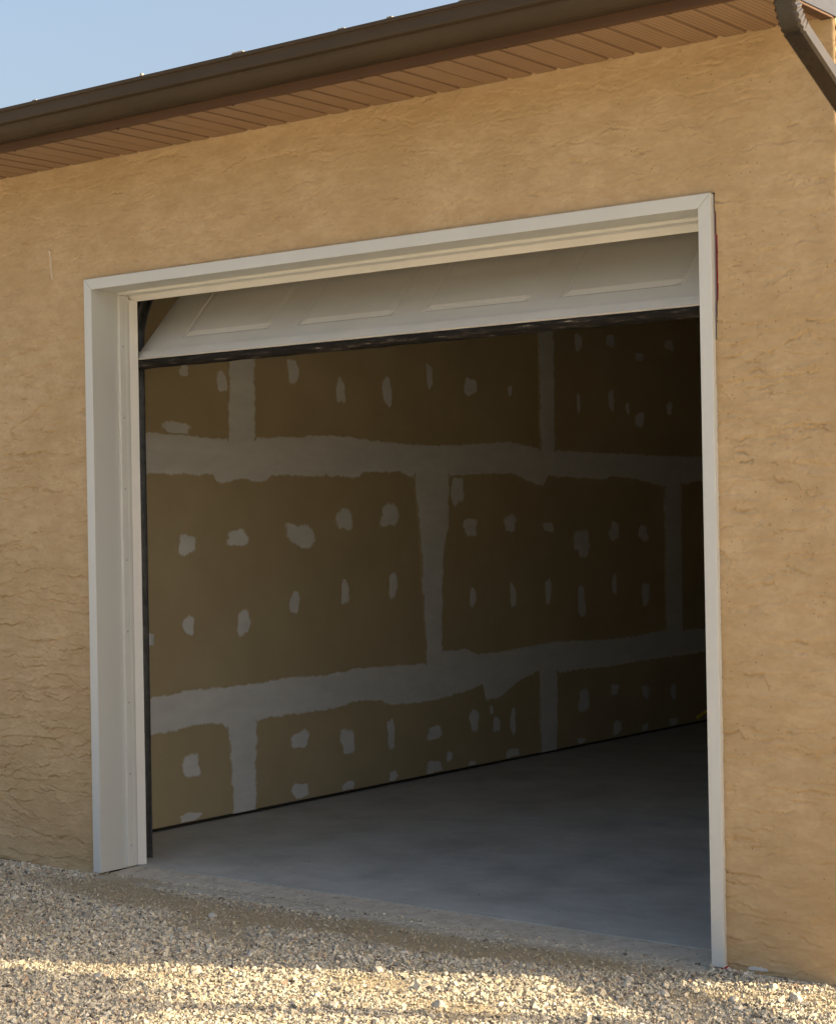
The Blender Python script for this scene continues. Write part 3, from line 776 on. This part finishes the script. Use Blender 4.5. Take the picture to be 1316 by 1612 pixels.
# added out-of-view pipe, held above the gravel to cast a shadow band
kx = (SX0+SX1)/2
def tube_rings(pts, hw, hh):
    rings = []
    for i, p in enumerate(pts):
        d = Vector(pts[min(i+1, len(pts)-1)])-Vector(pts[max(i-1, 0)]); d.normalize()
        side = d.cross(Vector((0, 0, 1))) if abs(d.z) < 0.98 else Vector((0.5, 0.86, 0))
        side.normalize(); upv = side.cross(d).normalized()
        rings.append([tuple(Vector(p)+side*a_*hw+upv*b_*hh) for a_, b_ in ((-1, -1), (1, -1), (1, 1), (-1, 1))])
    return rings
kp = [(kx, y3, 0.51), (kx+0.004, y3-0.01, 0.47), (kx+0.02, y3-0.05, 0.45), (kx+0.04, y3-0.12, 0.445), (kx+0.045, 0.16, 0.41), (kx+0.07, 0.10, 0.43), (kx+0.12, 0.05, 0.425), (kx+0.60, -0.22, 0.37)]
part(MB().loft(tube_rings(kp, 0.048, 0.075)).build('shadow_pipe', M['spout'], bevel=0.003, seg=1), spout)

# roof: stepped shingle courses
rf = MB(); pitch = 0.245; y = -0.415; z = 3.130; n = 0
while y < 4.05:
    z1 = z+0.145*pitch
    rf.box(-5.05, XC+0.02, y, y+0.30, z, z) if False else None
    rf.poly([(-5.05, y, z+0.006), (XC+0.02, y, z+0.006), (XC+0.02, y+0.16, z1+0.010), (-5.05, y+0.16, z1+0.010),
             (-5.05, y, z-0.006), (XC+0.02, y, z-0.006), (XC+0.02, y+0.16, z1-0.010), (-5.05, y+0.16, z1-0.010)],
            [(0, 1, 2, 3), (7, 6, 5, 4), (0, 4, 5, 1), (1, 5, 6, 2), (2, 6, 7, 3), (3, 7, 4, 0)])
    y += 0.145; z = z1
ridge_z = z
rf.poly([(-5.05, y, z), (XC+0.02, y, z), (XC+0.02, 8.5, z-(8.5-y)*pitch), (-5.05, 8.5, z-(8.5-y)*pitch), (-5.05, y, z-0.02), (XC+0.02, y, z-0.02), (XC+0.02, 8.5, z-0.02-(8.5-y)*pitch), (-5.05, 8.5, z-0.02-(8.5-y)*pitch)],
        [(0, 1, 2, 3), (7, 6, 5, 4), (0, 4, 5, 1), (1, 5, 6, 2), (2, 6, 7, 3), (3, 7, 4, 0)])
part(rf.build('roof', M['shingle']))

# --- door tracks with curve, brackets
def track(xc, flip):
    path = [(0.318, 0.002, math.pi/2)]
    path += [(0.318, zz, math.pi/2) for zz in (0.8, 1.6, 2.24)]
    R_ = 0.42
    for i in range(1, 13):
        t = math.radians(90*i/12)
        path.append((0.318+R_-R_*math.cos(t), 2.24+R_*math.sin(t), math.pi/2-t))
    path.append((3.2, 2.24+R_, 0.0))
    # C channel open towards the door; local (a across x, b along the in-plane normal)
    cc = [(0.0, -0.028), (0.0, -0.030), (0.026, -0.030), (0.026, -0.024), (0.0245, -0.024), (0.0245, -0.0285), (0.0015, -0.0285), (0.0015, 0.0285), (0.0245, 0.0285), (0.0245, 0.024), (0.026, 0.024), (0.026, 0.030), (0.0, 0.030)]
    rings = []
    for (y, z, a_) in path:
        ny, nz = math.sin(a_), -math.cos(a_)
        rings.append([(xc+flip*p[0], y+ny*p[1], z+nz*p[1]) for p in cc])
    t = part(MB().loft(rings).build('door_track', M['galv']))
    for zz in (0.95, 1.75, 0.18):
        b = MB().box(min(xc-flip*0.014, xc+flip*0.010), max(xc-flip*0.014, xc+flip*0.010), 0.349, 0.353, zz-0.03, zz+0.03).box(min(xc-flip*0.014, xc-flip*0.011), max(xc-flip*0.014, xc-flip*0.011), 0.2285, 0.349, zz-0.03, zz+0.03)
        part(b.build('bracket', M['galv']), t)
    return t
lt = track(-0.028, 1); track(3.013, -1)
tag(part(MB().box(-0.032, -0.004, 0.3495, 0.352, 0.925, 0.985).box(-0.032, -0.0295, 0.352, 0.380, 0.925, 0.985).box(-0.0295, -0.006, 0.3775, 0.380, 0.930, 0.980).build('lock_keeper', M['keeper']), lt), 'small bright lock keeper on the vertical track')

# ------------------------------------------------------------------ overhead door, raised; bottom section tilted on the curve of the track
door = empty('overhead_door', (1.4675, 0.25, 2.172))
tag(door, 'raised white panelled overhead door tilted in the opening with black bottom seal', 'garage door')
DX0, DX1, SH = 0.036, 2.899, 0.61
def section_mesh():
    """one steel section in local u (x), v (up the skin), face towards -w; embossed raised panels"""
    us = [DX0, DX1]; th = 0.045
    prs = [(0.245, 0.755), (0.904, 1.403), (1.542, 2.046), (2.180, 2.690)]
    v0, v1 = 0.122, 0.488; m1 = 0.007; m2 = 0.034
    ucuts = [DX0]; 
    for a_, b_ in prs: ucuts += [a_, a_+m1, a_+m2, b_-m2, b_-m1, b_]
    ucuts.append(DX1)
    vcuts = [0.0, 0.047, 0.053, v0, v0+m1, v0+m2, v1-m2, v1-m1, v1, SH-0.02, SH]
    def depth(u, v):
        d = 0.0
        if v <= 0.048: d = -0.008
        for a_, b_ in prs:
            if a_ <= u <= b_ and v0 <= v <= v1:
                e = min(u-a_, b_-u, v-v0, v1-v)
                if e < m1-1e-6: d = 0.0035*(e/m1)
                elif e < m2-1e-6: d = 0.0035-0.0050*(e-m1)/(m2-m1)
                else: d = -0.0015
        return d
    vs_, fs_ = [], []
    nu, nv = len(ucuts), len(vcuts)
    for u in ucuts:
        for v in vcuts: vs_.append((u, v, depth(u, v)))
    for i in range(nu-1):
        for j in range(nv-1): fs_.append((i*nv+j, (i+1)*nv+j, (i+1)*nv+j+1, i*nv+j+1))
    b0 = len(vs_)
    vs_ += [(DX0, 0, th), (DX1, 0, th), (DX1, SH, th), (DX0, SH, th)]
    fs_.append((b0, b0+3, b0+2, b0+1))
    fs_.append(tuple([i*nv for i in range(nu)][::-1]+[b0, b0+1])); fs_.append(tuple([i*nv+nv-1 for i in range(nu)]+[b0+2, b0+3]))
    fs_.append(tuple([j for j in range(nv)]+[b0+3, b0])); fs_.append(tuple([(nu-1)*nv+j for j in range(nv)][::-1]+[b0+1, b0+2]))
    return vs_, fs_
sv, sf = section_mesh()
def place_section(y, z, ang):
    """ang: angle of the skin above the horizontal, v goes up and inwards; outer face below/outside"""
    ca, sa = math.cos(ang), math.sin(ang)
    vv = [(u, y+v*ca+w*sa, z+v*sa-w*ca) for u, v, w in sv]
    mb = MB(); mb.poly(vv, sf)
    o = mb.build('door_section', M['door'])
    o.parent = door; o.location = -Vector(door.location)
    return o
T1 = math.radians(47.0)
def nextp(y, z, a_, L): return y+L*math.cos(a_), z+L*math.sin(a_)
y1_, z1_ = 0.25, 2.173
s1 = place_section(y1_, z1_, T1)
y2_, z2_ = nextp(y1_, z1_, T1, SH+0.004); place_section(y2_, z2_, math.radians(12))
y3_, z3_ = nextp(y2_, z2_, math.radians(12), SH+0.004); place_section(y3_, z3_, 0.0)
y4_, z4_ = nextp(y3_, z3_, 0.0, SH+0.004); place_section(y4_, z4_, 0.0)
# bulbous rubber seal along the bottom edge, dusty and slightly wavy
ca, sa = math.cos(T1), math.sin(T1)
rings = []
for i in range(0, 121):
    u = DX0+0.006+(DX1-DX0-0.012)*i/120; wv = 0.0007*math.sin(i*0.9)+0.0007*math.sin(i*0.37+1)
    ring = []
    for (v, w) in [(0.0, 0.000), (-0.008, -0.002), (-0.015, 0.001), (-0.022, 0.012), (-0.022, 0.030), (-0.015, 0.041), (-0.008, 0.044), (0.0, 0.044)]:
        vv_ = v*(1+wv*30); ww = w+wv*(1 if v < 0 else 0)
        ring.append((u, y1_+vv_*ca+ww*sa, z1_+vv_*sa-ww*ca))
    rings.append(ring)
m, nt, bs = mat_new('dusty_seal')
v = coords(nt, (0.12, 1, 1))
base = ramp(nt, noise(nt, v, 70, 6, 0.75), [(0.50, (0.014, 0.012, 0.010)), (0.61, (0.05, 0.042, 0.034)), (0.72, (0.40, 0.35, 0.28))])
nt.links.new(base, bs.inputs['Base Color']); bs.inputs['Roughness'].default_value = 0.8; bs.inputs['Specular IOR Level'].default_value = 0.15
M['seal'] = m
so = MB().loft(rings).build('bottom_seal', M['seal'], smooth=True); so.parent = door; so.location = -Vector(door.location)
for xh in (0.10, 0.80, 1.47, 2.14, 2.84):
    h = MB()
    yh, zh = nextp(y1_, z1_, T1, SH-0.04)
    h.poly([(xh+a_*0.03, yh+b_*ca+0.0455*sa, zh+b_*sa-0.0455*ca) for a_ in (-1, 1) for b_ in (-0.06, 0.03)] + [(xh+a_*0.03, yh+b_*ca+0.050*sa, zh+b_*sa-0.050*ca) for a_ in (-1, 1) for b_ in (-0.06, 0.03)],
           [(0, 1, 3, 2), (4, 6, 7, 5), (0, 4, 5, 1), (1, 5, 7, 3), (3, 7, 6, 2), (2, 6, 4, 0)])
    ho = h.build('hinge', M['galv']); ho.parent = door; ho.location = -Vector(door.location)

# ------------------------------------------------------------------ yellow cord end inside
def cord(pts, r, seg=8):
    rings = []
    for i, p in enumerate(pts):
        d = Vector(pts[min(i+1, len(pts)-1)])-Vector(pts[max(i-1, 0)]); d.normalize()
        a_ = d.cross(Vector((0, 0, 1))) if abs(d.z) < 0.95 else d.cross(Vector((1, 0, 0)))
        a_.normalize(); b_ = a_.cross(d)
        rings.append([tuple(Vector(p)+a_*r*math.cos(q*2*math.pi/seg)+b_*r*math.sin(q*2*math.pi/seg)) for q in range(seg)])
    return rings
cp = [(-0.41, 5.925, 0.058), (-0.405, 5.98, 0.075), (-0.40, 6.03, 0.092), (-0.39, 6.12, 0.115), (-0.37, 6.26, 0.11), (-0.34, 6.40, 0.06), (-0.30, 6.52, 0.014), (-0.2, 6.68, 0.012), (0.0, 6.80, 0.012), (0.3, 6.86, 0.012)]
dense = []
for i in range(len(cp)-1):
    for t in np.linspace(0, 1, 6)[:-1]:
        dense.append(tuple(np.array(cp[i])*(1-t)+np.array(cp[i+1])*t))
dense.append(cp[-1])
tag(MB().loft(cord(dense, 0.013)).build('yellow_hose', M['yellow'], smooth=True), 'yellow hose end curling up off the floor beside the drywall inside', 'hose')

# ------------------------------------------------------------------ gravel: loose crushed stone, one tint each
iv = np.array([(x, y, z) for z in (-1, 1) for y in (-1, 1) for x in (-1, 1)], dtype=np.float32)/1.45
ifc = np.array([(0, 2, 3), (0, 3, 1), (4, 5, 7), (4, 7, 6), (0, 1, 5), (0, 5, 4), (2, 6, 7), (2, 7, 3), (0, 4, 6), (0, 6, 2), (1, 3, 7), (1, 7, 5)], dtype=np.int32)
def in_poly(x, y, poly):
    c = np.zeros(x.shape, bool); j = len(poly)-1
    for i in range(len(poly)):
        xi, yi = poly[i]; xj, yj = poly[j]
        c ^= ((yi > y) != (yj > y)) & (x < (xj-xi)*(y-yi)/(yj-yi+1e-12)+xi); j = i
    return c
def scatter(n, box, fn):
    x = rng.uniform(box[0], box[1], n); y = rng.uniform(box[2], box[3], n)
    k = fn(x, y); return x[k], y[k]
polyA = [(-1.0, 0.06), (-1.0, -0.15), (1.30, -2.0), (3.75, -0.55), (3.55, 0.06)]
def keepA(x, y):
    s = sandiness(x, y)
    ok = in_poly(x, y, polyA)
    inside_thr = (x > 0.04) & (x < 2.945) & (y > -0.075+0.05*perlin(x*5, x*0+.5, 12))
    ok &= ~((y > -0.004) & ((x < 0.0) | (x > 2.985))) & (y < 0.2)
    p = 1-0.80*s
    p = np.where(inside_thr, 0.55, p)
    return ok & (rng.random(len(x)) < p)
xa1, ya1 = scatter(NSTONE, (-1.0, 3.8, -2.0, 0.06), keepA)
def keepB(x, y): return ~in_poly(x, y, polyA) & (y < -0.01)
xb1, yb1 = scatter(34000, (-2.2, 5.0, -3.4, 0.0), keepB)
xs1 = rng.uniform(0.12, 2.9, 70); ys1 = 0.24+np.abs(rng.normal(0, 0.22, 70))
gx_ = np.concatenate([xa1, xb1, xs1]); gy_ = np.concatenate([ya1, yb1, ys1]); ng = len(gx_)
onslab = np.arange(ng) >= len(xa1)+len(xb1)
rad_ = np.exp(rng.normal(math.log(0.0035), 0.47, ng)); rad_ = np.clip(rad_, 0.0020, 0.0125)
s_ = sandiness(gx_, gy_); rad_ *= (1-0.35*s_)
rad_[len(xa1):len(xa1)+len(xb1)] *= 1.6
rad_[onslab] *= 0.5
inthr = (gx_ > 0.04) & (gx_ < 2.945) & (gy_ > -0.07) & ~onslab; rad_[inthr] *= 0.75
NV = 60
var = iv[None]*(1+rng.normal(0, 0.12, (NV, 8, 1))) + rng.normal(0, 0.17, (NV, 8, 3))
sc = np.stack([rng.uniform(0.8, 1.4, ng), rng.uniform(0.65, 1.1, ng), rng.uniform(0.38, 0.75, ng)], -1)*rad_[:, None]
P = var[rng.integers(0, NV, ng)]*sc[:, None, :]
q = rng.normal(0, 1, (ng, 4)); q[:, 1:3] *= 0.6; q /= np.linalg.norm(q, axis=1, keepdims=True)
w_, x_, y_, z_ = q.T
R3 = np.stack([np.stack([1-2*(y_**2+z_**2), 2*(x_*y_-z_*w_), 2*(x_*z_+y_*w_)], -1), np.stack([2*(x_*y_+z_*w_), 1-2*(x_**2+z_**2), 2*(y_*z_-x_*w_)], -1), np.stack([2*(x_*z_-y_*w_), 2*(y_*z_+x_*w_), 1-2*(x_**2+y_**2)], -1)], 1)
P = np.einsum('nij,nkj->nki', R3, P)
gz_ = ground_h(gx_, gy_)
thr_z = -0.004-0.020*np.clip((0.2-gy_)/0.3, 0, 1)**1.3
gz_ = np.where(inthr, thr_z, np.where(onslab, 0.0, gz_))
cz_ = gz_ + rad_*np.where(inthr, rng.uniform(-0.35, 0.15, ng), rng.uniform(0.05, 0.55, ng)) + rng.random(ng)**3*0.006*(~inthr)*(~onslab)
P = P + np.stack([gx_, gy_, cz_], -1)[:, None, :]
Fg = (ifc[None]+8*np.arange(ng)[:, None, None]).reshape(-1, 3)
me = mesh_np('gravel', P.reshape(-1, 3), Fg, False)
pal = np.array(PALETTE); pw_ = np.array(PALW); pw_ = pw_/pw_.sum()
tint = pal[rng.choice(len(pal), ng, p=pw_)]*rng.uniform(0.82, 1.15, (ng, 1))
tint = tint*(1-0.35*s_[:, None]) + np.array((0.34, 0.27, 0.16))*0.35*s_[:, None]
tint = np.clip(np.concatenate([tint, np.ones((ng, 1))], 1), 0, 1).astype(np.float32)
a = me.color_attributes.new('tint', 'FLOAT_COLOR', 'POINT'); a.data.foreach_set('color', np.repeat(tint, 8, axis=0).ravel())
tag(obj_from('gravel', me, M['gravel']), 'loose crushed pale limestone gravel in front of the garage', 'gravel', kind='stuff')

# larger stones, each its own thing
big = [(2.05, -0.62, 0.024), (1.55, -0.95, 0.021), (2.80, -0.28, 0.018), (3.22, -0.12, 0.021), (3.34, -0.21, 0.030), (1.95, -0.83, 0.020), (2.35, -0.70, 0.019),
       (0.95, -0.60, 0.017), (0.60, -0.72, 0.018), (1.30, -1.15, 0.022), (2.62, -0.52, 0.022), (2.97, -0.36, 0.020), (0.20, -0.35, 0.015), (1.72, -0.44, 0.016), (1.02, -0.33, 0.020), (2.48, -0.86, 0.023), (3.05, -0.50, 0.020), (2.20, -1.02, 0.022), (3.18, -0.30, 0.017), (1.48, -0.30, 0.013)]
for i, (x, y, r_) in enumerate(big):
    rr = np.random.default_rng(500+i)
    bm = bmesh.new(); bmesh.ops.create_icosphere(bm, subdivisions=2, radius=1.0)
    sc3 = np.array([rr.uniform(0.9, 1.3), rr.uniform(0.7, 1.0), rr.uniform(0.55, 0.8)])*r_
    cuts = [rr.normal(0, 1, 3) for _ in range(9)]; cuts = [c/np.linalg.norm(c) for c in cuts]; lim = [rr.uniform(0.62, 0.92) for _ in cuts]
    an = rr.uniform(0, 6.28); can, san = math.cos(an), math.sin(an)
    for v_ in bm.verts:
        p = np.array(v_.co)
        for c, l in zip(cuts, lim):
            d = p@c
            if d > l: p = p-(d-l)*c
        p = p*(1+rr.normal(0, 0.02)); p = p*sc3
        v_.co = (p[0]*can-p[1]*san, p[0]*san+p[1]*can, p[2])
    me = bpy.data.meshes.new('stone'); bm.to_mesh(me); bm.free()
    o = obj_from('stone', me, M['stone'], loc=(x, y, float(ground_h(np.array([x]), np.array([y]))[0])+sc3[2]*0.45))
    tag(o, 'larger pale limestone chunk lying loose on the crushed gravel', 'stone', 'larger stones in the gravel')

# ------------------------------------------------------------------ young tree standing in the yard to the right of the building, whose shade streaks the gravel
tr = empty('young_tree', (5.05, 0.25, -0.03))
tag(tr, 'slender young tree with an airy leafy crown standing in the yard', 'tree')
rt = random.Random(11)
tm = MB(); tips = []
def limb(p0, d, L, r0, r1, wob, n=6):
    pts = [Vector(p0)]; dd = Vector(d).normalized()
    for i in range(n):
        dd = (dd+Vector((rt.gauss(0, wob), rt.gauss(0, wob), rt.gauss(0.02, wob*0.5)))).normalized()
        pts.append(pts[-1]+dd*L/n)
    rings = []
    for i, p in enumerate(pts):
        r_ = r0+(r1-r0)*i/n
        d_ = (pts[min(i+1, n)]-pts[max(i-1, 0)]).normalized()
        a_ = d_.cross(Vector((0.3, 1, 0.1))).normalized(); b_ = a_.cross(d_)
        rings.append([tuple(p+a_*r_*math.cos(q*1.0472)+b_*r_*math.sin(q*1.0472)) for q in range(6)])
    tm.loft(rings)
    return pts
stem = limb((0, 0, -0.05), (0.01, 0, 1), 2.9, 0.062, 0.026, 0.010, 12)
for k in range(16):
    t = rt.uniform(0.67, 0.98); i = int(t*12); p = stem[i]
    az = rt.uniform(0, 6.28)
    b1_ = limb(p, (math.cos(az), math.sin(az), rt.uniform(0.5, 1.1)), rt.uniform(0.30, 0.52)*min(1.0, 0.45+(t-0.67)*4), 0.010, 0.003, 0.10)
    tips.extend(b1_[2:])
    for q in range(3):
        az2 = az+rt.uniform(-1.1, 1.1)
        tips.extend(limb(b1_[rt.randint(2, 5)], (math.cos(az2), math.sin(az2), rt.uniform(0.1, 0.9)), rt.uniform(0.15, 0.3), 0.005, 0.002, 0.10)[2:])
o = tm.build('trunk', M['bark'], smooth=True); o.parent = tr
lv, lf = [], []
for p in tips:
    for k in range(22):
        c = p+Vector((rt.gauss(0, .07), rt.gauss(0, .07), rt.gauss(0, .06)))
        a_ = Vector((rt.gauss(0, 1), rt.gauss(0, 1), rt.gauss(0, .6))).normalized(); b_ = a_.cross(Vector((rt.gauss(0, 1), rt.gauss(0, 1), rt.gauss(0, 1)))).normalized()
        s = rt.uniform(0.022, 0.040); n = len(lv)
        lv += [tuple(c-a_*s*1.3), tuple(c+b_*s*0.6), tuple(c+a_*s*1.3), tuple(c-b_*s*0.6)]; lf.append((n, n+1, n+2, n+3))
me = bpy.data.meshes.new('crown'); me.from_pydata(lv, [], lf)
o = obj_from('crown', me, M['leaf'], tr)
